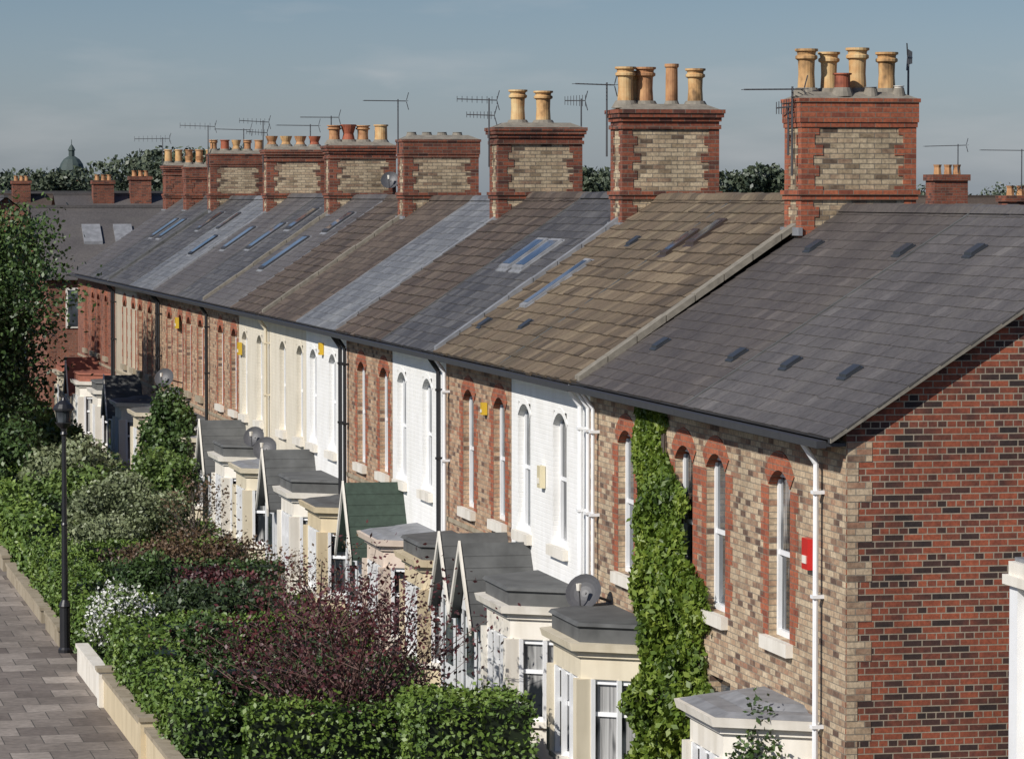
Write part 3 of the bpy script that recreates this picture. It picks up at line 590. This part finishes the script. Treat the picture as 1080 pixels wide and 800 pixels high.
shrub('garden_shrub',(-3.5,85,1.4),(1.8,3,1.4),L_GREEN,9000,.09,26,.32)
shrub('climbing_plant',(-.55,2.0,1.6),(.4,.75,1.2),L_HEDGED,2200,.038,18,.42)
tree('maroon_plum_tree',(-3.5,14.3,0),3.05,1.8,L_MAROON,60,6800,.036,.085,.4,.13,6,lift=.12,bark=BARKR)
tree('bronze_sapling',(-2.1,24.6,0),2.7,.9,L_BROWN,22,900,.03,.04,.8,.16,4,lift=.1)
tree('bare_ornamental_tree',(-2.4,40.6,0),2.6,.8,L_BROWN,20,800,.035,.045,.9,.2,4,lift=.1)
tree('large_garden_tree',(-5.55,68,0),8.1,2.7,L_HEDGED,80,40000,.075,.2,1.8,.17,3)
tree('large_garden_tree',(-5.9,84,0),7.2,2.6,L_DARK,60,16000,.10,.2,1.8,.18,3)
n=26000; z=rng.random(n)*5.75; ylo=np.interp(z,[0,.8,2.1,3.4,4.0,4.75,5.1,5.75],[6.9,6.75,6.3,6.3,7.3,7.7,8.4,8.6]); yhi=np.interp(z,[0,2,3.4,4.7,5.75],[9.5,9.6,9.8,10.0,10.1])
ylo+=.2*np.sin(z*5)+.12*np.sin(z*13+1); yhi+=.12*np.sin(z*6+2)
y=ylo+(yhi-ylo)*rng.random(n); e=np.minimum(y-ylo,yhi-y); bulge=np.clip(e*.5,0,.30)*(.8+.3*np.sin(y*4+z*2.3)+.25*np.sin(z*7+y*3))
bulge=bulge*np.interp(z,[0,2,4,5.75],[1.4,1.3,.8,.35]); x=-.03-bulge*(.45+.55*rng.random(n)); P=np.c_[x,y+rng.normal(size=n)*.07,z-.05*rng.random(n)]
r=.30+.5*(rng.random(n)-.1)+.35*(.5*np.sin(z*4.1+y*2)+.5*np.sin(y*7-z*3))*.7
par=empty('climbing_ivy'); leaves('ivy_foliage',P,np.full(n,.055),L_IVY,r,par,np.tile((-1,0,.25),(n,1)),.8)
mb=MB()
for k in range(6):
    p=(-.03,8.4+.25*k,0)
    for s in range(8):
        q=(-.04,p[1]+random.uniform(-.15,.15),(s+1)*.68); mb.tube(p,q,.022,.018,BARK,5); p=q
mb.obj('ivy_stems',par)
LW=[(12,16.5,YEL,.5),(16.6,22.8,YEL,.5),(23.0,27.6,TRIM,.45),(31.4,34.4,STONE,.3),(35.4,44.8,STONE,.25),(46,55.5,STONE,.3),(56.5,67,STONE,.35),(68,80,STONE,.4),(81,92,STONE,.4)]
for a,b,mt,h in LW:
    mb=MB(); mb.box(-6.12,-5.95,a,b,0,h,mt); mb.box(-6.15,-5.92,a-.02,b+.02,h+.001,h+.07,STONE if mt is not TRIM else TRIM)
    if a<28: mb.box(-6.2,-5.88,a-.2,a+.12,0,h+.15,mt); mb.box(-6.23,-5.85,a-.23,a+.15,h+.151,h+.22,STONE)
    mb.obj('garden_wall')
mb=MB()
for i in range(1,8):
    a,b=units[i]; mb.face([(-5,a+.5,-.005),(-1.5,a+.5,-.005),(-1.5,b-.5,-.005),(-5,b-.5,-.005)],LAWN)
mb.obj('lawn')
def lamp(x,y):
    mb=MB(); mb.lathe(x,y,[(.13,0),(.13,.06),(.10,.10),(.10,.85),(.115,.88),(.10,.93),(.06,1.0),(.055,2.4),(.065,2.42),(.05,2.46),(.042,4.1),(.07,4.13),(.05,4.18),(.06,4.24)],BLACK,14)
    mb.lathe(x,y,[(.06,4.24),(.11,4.28),(.16,4.34),(.16,4.36)],BLACK,14); mb.lathe(x,y,[(.13,4.36),(.17,4.60)],GLASSR,14); mb.lathe(x,y,[(.20,4.58),(.20,4.62),(.15,4.70),(.05,4.77),(.03,4.82),(.001,4.84)],BLACK,14)
    for k in range(4):
        a=k*math.pi/2+.4; mb.tube((x+.135*math.cos(a),y+.135*math.sin(a),4.36),(x+.175*math.cos(a),y+.175*math.sin(a),4.6),.01,.01,BLACK,4)
    mb.tube((x,y-.25,4.0),(x,y+.25,4.0),.012,.012,BLACK,5); mb.obj('street_lamp')
lamp(-6.08,30.5)
# ------------------------------------------------------------ background buildings
def bhouse(x0,x1,y0,y1,ze,zr,axis,rm,wm,name='background_house',chim=(),vx=()):
    par=empty(name); mb=MB(); mb.box(x0,x1,y0,y1,-.15,ze,wm)
    o=.25
    if axis=='x':
        ym=(y0+y1)/2; 
        for s,ye in((1,y0-o),(-1,y1+o)):
            p=[(x0-o,ye,ze-.1),(x1+o,ye,ze-.1),(x1+o,ym,zr),(x0-o,ym,zr)]; mb.face(p if s>0 else p[::-1],rm,.5)
        for xx in(x0,x1): mb.face([(xx,y0,ze),(xx,y1,ze),(xx,ym,zr-.05)],wm)
        mb.box(x0-o,x1+o,ym-.1,ym+.1,zr-.04,zr+.07,rm,.3)
        sl=(zr-ze+.1)/(ym-y0+o)
        for (xa,xb,t0,t1) in vx:
            ya,yb=y0+(ym-y0)*t0,y0+(ym-y0)*t1; f=lambda q:ze-.1+sl*(q-y0+o)
            mb.hexa([(xa,ya,f(ya)),(xb,ya,f(ya)),(xb,yb,f(yb)),(xa,yb,f(yb)),(xa,ya,f(ya)+.12),(xb,ya,f(ya)+.12),(xb,yb,f(yb)+.12),(xa,yb,f(yb)+.12)],LEAD)
    else:
        xm=(x0+x1)/2
        for s,xe_ in((1,x0-o),(-1,x1+o)):
            p=[(xe_,y0-o,ze-.1),(xm,y0-o,zr),(xm,y1+o,zr),(xe_,y1+o,ze-.1)]; mb.face(p,rm,.5)
        for yy in(y0,y1): mb.face([(x0,yy,ze),(x1,yy,ze),(xm,yy,zr-.05)],wm)
        mb.box(xm-.1,xm+.1,y0-o,y1+o,zr-.04,zr+.07,rm,.3)
    k=x0+1.2
    while k<x1-1:
        for zz in(1,3.7): 
            if zz+1.5<ze: mb.box(k-.5,k+.5,y0-.04,y0+.02,zz,zz+1.5,TRIM); mb.box(k-.42,k+.42,y0-.06,y0-.041,zz+.08,zz+1.42,GLASS)
        k+=2.4
    for cx,cy,h in chim:
        mb.box(cx-.5,cx+.5,cy-.4,cy+.4,ze,zr+h,REDC); mb.box(cx-.56,cx+.56,cy-.46,cy+.46,zr+h+.001,zr+h+.18,REDC)
        for q in(-.28,0.03,.3): mb.lathe(cx+q,cy,[(.12,zr+h+.18),(.10,zr+h+.38),(.13,zr+h+.46),(.08,zr+h+.46)],POTO,8)
    mb.obj('walls_and_roof',par)
bhouse(-.6,14,99,108,5.6,8.2,'x',SL1,REDF,vx=[(1.0,1.7,.45,.7),(2.2,2.9,.45,.7),(4.6,5.3,.55,.75),(5.8,6.5,.55,.75)])
bhouse(-14,-3.2,112,121,5.6,7.9,'x',SL2,TANW)
bhouse(-3.5,3,124,140,6,8.6,'y',SL2,REDF)
bhouse(3.5,22,135,146,6,8.7,'x',SL1,REDF,chim=[(5.6,140,.5),(7.4,140,.7)])
bhouse(-6,8,165,176,6,8.7,'x',BR2,REDF,chim=[(4,170,.6)])
bhouse(5,30,200,212,6,8.9,'x',SL2,REDF)
bhouse(-30,-8,180,192,6,8.6,'x',SL2,REDF)
bhouse(-4,10,250,262,6,9.0,'x',SL3,REDF,chim=[(5,256,.8)])
bhouse(19.5,27,20,95,5.6,8.1,'y',SL2,REDF,'rear_terrace',chim=[(22.0,62,.95),(24.2,62,.35)])
bhouse(50,90,150,160,5.6,8.6,'x',BR2,REDF,chim=[(60,155,.4),(70,155,.4)])
aerial(22.3,61.9,9.2,10.1,1.0,180,False,10,.2); aerial(23.9,61,8.8,9.95,1.2,175,False,10,.2)
par=empty('domed_tower'); mb=MB(); tx,ty=24.2,360
COP=simple('verdigris_copper',(.045,.065,.06),.7)
mb.box(tx-1.6,tx+1.6,ty-1.6,ty+1.6,-.1,10.4,REDC); mb.lathe(tx,ty,[(1.2,10.4),(1.2,11.3),(1.4,11.4),(1.35,11.6),(1.2,12.1),(.85,12.6),(.4,12.9)],COP,12); mb.lathe(tx,ty,[(.32,12.9),(.32,13.5),(.42,13.55),(.25,13.9),(.04,14.2),(.03,14.7)],COP,8)
for s in(-1,1):
    mb.lathe(tx+s*1.4,ty-1.4,[(.25,10.4),(.25,11.1),(.05,11.8)],COP,6)
mb.obj('tower',par)
def mass(name,items,ls=.35,per=260):
    Ps=[];rs=[]
    for (x,y,r,zt) in items:
        nn=per*6; d=rng.normal(size=(nn,3)); d/=np.linalg.norm(d,axis=1)[:,None]
        ncl=12; cc=np.c_[x+rng.normal(size=ncl)*r*.45,y+rng.normal(size=ncl)*r*.45,zt-r*.45-np.abs(rng.normal(size=ncl))*r*.5]
        idx=rng.integers(0,ncl,nn); P=cc[idx]+d*r*.42*(.6+.5*rng.random((nn,1))); Ps.append(P); rs.append(.25+.3*rng.random(nn)+.3*d[:,2]+(rng.random(ncl)*.3)[idx])
    P=np.concatenate(Ps); par=empty(name); leaves('foliage',P,np.full(len(P),ls),L_FAR,np.concatenate(rs),par)
    mb=MB()
    for (x,y,r,zt) in items: mb.tube((x,y,-.15),(x,y,zt-r*.5),r*.08,r*.03,BARK,5)
    mb.obj('trunks',par)
it=[(20.5+i*1.1,262+random.uniform(-4,4),3.4,13.0+random.uniform(-1.6,.3)) for i in range(8)]
it+=[(-4+i*2.5,300+random.uniform(-4,4),3,11.0+random.uniform(-.6,.8)) for i in range(14)]
it+=[(66.5+i*1.5,251,2.4,11.2+random.uniform(-.8,.3)) for i in range(6)]+[(56,253,2.3,11.4),(57.5,252,2,10.6)]
it+=[(-40+i*5,400+random.uniform(-10,10),5,10.4+random.uniform(-1,1.0)) for i in range(44)]
mass('distant_trees',it,.22,380)
# ------------------------------------------------------------ sun, sky, camera
to=Vector((-.70,-.46,.60)).normalized()
sd=bpy.data.lights.new('sun','SUN'); sd.energy=4.7; sd.angle=math.radians(.5); sd.color=(1,.95,.88)
so=bpy.data.objects.new('sun',sd); COL.objects.link(so); so.rotation_euler=(-to).to_track_quat('-Z','Y').to_euler()
w=bpy.data.worlds.new('World'); S.world=w; w.use_nodes=True; nt=w.node_tree; bg=nt.nodes['Background']
sk=nt.nodes.new('ShaderNodeTexSky'); sk.sky_type='NISHITA'; sk.sun_disc=False; sk.sun_elevation=math.asin(to.z); sk.sun_rotation=math.atan2(to.x,to.y)%(2*math.pi); sk.dust_density=.8; sk.air_density=1.0; sk.altitude=50
def wn(t,**k):
    n=nt.nodes.new(t)
    for a,b in k.items(): setattr(n,a,b)
    return n
tc=wn('ShaderNodeTexCoord'); sp=wn('ShaderNodeSeparateXYZ'); nt.links.new(tc.outputs['Generated'],sp.inputs[0])
mr=wn('ShaderNodeMapRange'); mr.inputs['From Min'].default_value=0; mr.inputs['From Max'].default_value=.06; nt.links.new(sp.outputs[2],mr.inputs['Value'])
tn=wn('ShaderNodeMix',data_type='RGBA'); tn.inputs[6].default_value=(.93,1.07,1.55,1); tn.inputs[7].default_value=(.62,.76,1.06,1); nt.links.new(mr.outputs[0],tn.inputs[0])
mx=wn('ShaderNodeMix',data_type='RGBA',blend_type='MULTIPLY'); mx.inputs[0].default_value=1; nt.links.new(tn.outputs[2],mx.inputs[7]); nt.links.new(sk.outputs[0],mx.inputs[6])
sc=wn('ShaderNodeVectorMath',operation='MULTIPLY'); sc.inputs[1].default_value=(9,9,42); nt.links.new(tc.outputs['Generated'],sc.inputs[0])
no=wn('ShaderNodeTexNoise'); no.inputs['Scale'].default_value=1.8; no.inputs['Detail'].default_value=6; nt.links.new(sc.outputs[0],no.inputs['Vector'])
cr=wn('ShaderNodeValToRGB'); cr.color_ramp.elements[0].position=.52; cr.color_ramp.elements[0].color=(0,0,0,1); cr.color_ramp.elements[1].position=.78; cr.color_ramp.elements[1].color=(.3,.3,.3,1); nt.links.new(no.outputs['Fac'],cr.inputs[0])
# one small soft cumulus wisp low over the roofs
dv=wn('ShaderNodeVectorMath',operation='SUBTRACT'); dv.inputs[1].default_value=(.174,.984,.0325); nt.links.new(tc.outputs['Generated'],dv.inputs[0])
ds=wn('ShaderNodeVectorMath',operation='MULTIPLY'); ds.inputs[1].default_value=(85,85,230); nt.links.new(dv.outputs[0],ds.inputs[0])
dl=wn('ShaderNodeVectorMath',operation='LENGTH'); nt.links.new(ds.outputs[0],dl.inputs[0])
n2=wn('ShaderNodeTexNoise'); n2.inputs['Scale'].default_value=1.1; n2.inputs['Detail'].default_value=5; nt.links.new(ds.outputs[0],n2.inputs['Vector'])
ad=wn('ShaderNodeMath',operation='MULTIPLY_ADD'); ad.inputs[1].default_value=1.6; nt.links.new(n2.outputs['Fac'],ad.inputs[0]); nt.links.new(dl.outputs['Value'],ad.inputs[2])
m3=wn('ShaderNodeMapRange'); m3.inputs['From Min'].default_value=.7; m3.inputs['From Max'].default_value=1.7; m3.inputs['To Min'].default_value=.35; m3.inputs['To Max'].default_value=0; nt.links.new(ad.outputs[0],m3.inputs['Value'])
mxx=wn('ShaderNodeMath',operation='MAXIMUM'); nt.links.new(cr.outputs[0],mxx.inputs[0]); nt.links.new(m3.outputs[0],mxx.inputs[1])
m2=wn('ShaderNodeMix',data_type='RGBA'); m2.inputs[7].default_value=(8.0,8.1,8.3,1); nt.links.new(mxx.outputs[0],m2.inputs[0]); nt.links.new(mx.outputs[2],m2.inputs[6]); nt.links.new(m2.outputs[2],bg.inputs[0]); bg.inputs[1].default_value=.066
cd=bpy.data.cameras.new('camera'); cd.sensor_width=36; cd.lens=130; cd.clip_end=6000; cd.clip_start=.5
co=bpy.data.objects.new('camera',cd); COL.objects.link(co); co.location=(-12.28,-39.3,8.6); co.rotation_euler=(math.radians(90-2.83),0,math.radians(-12)); S.camera=co
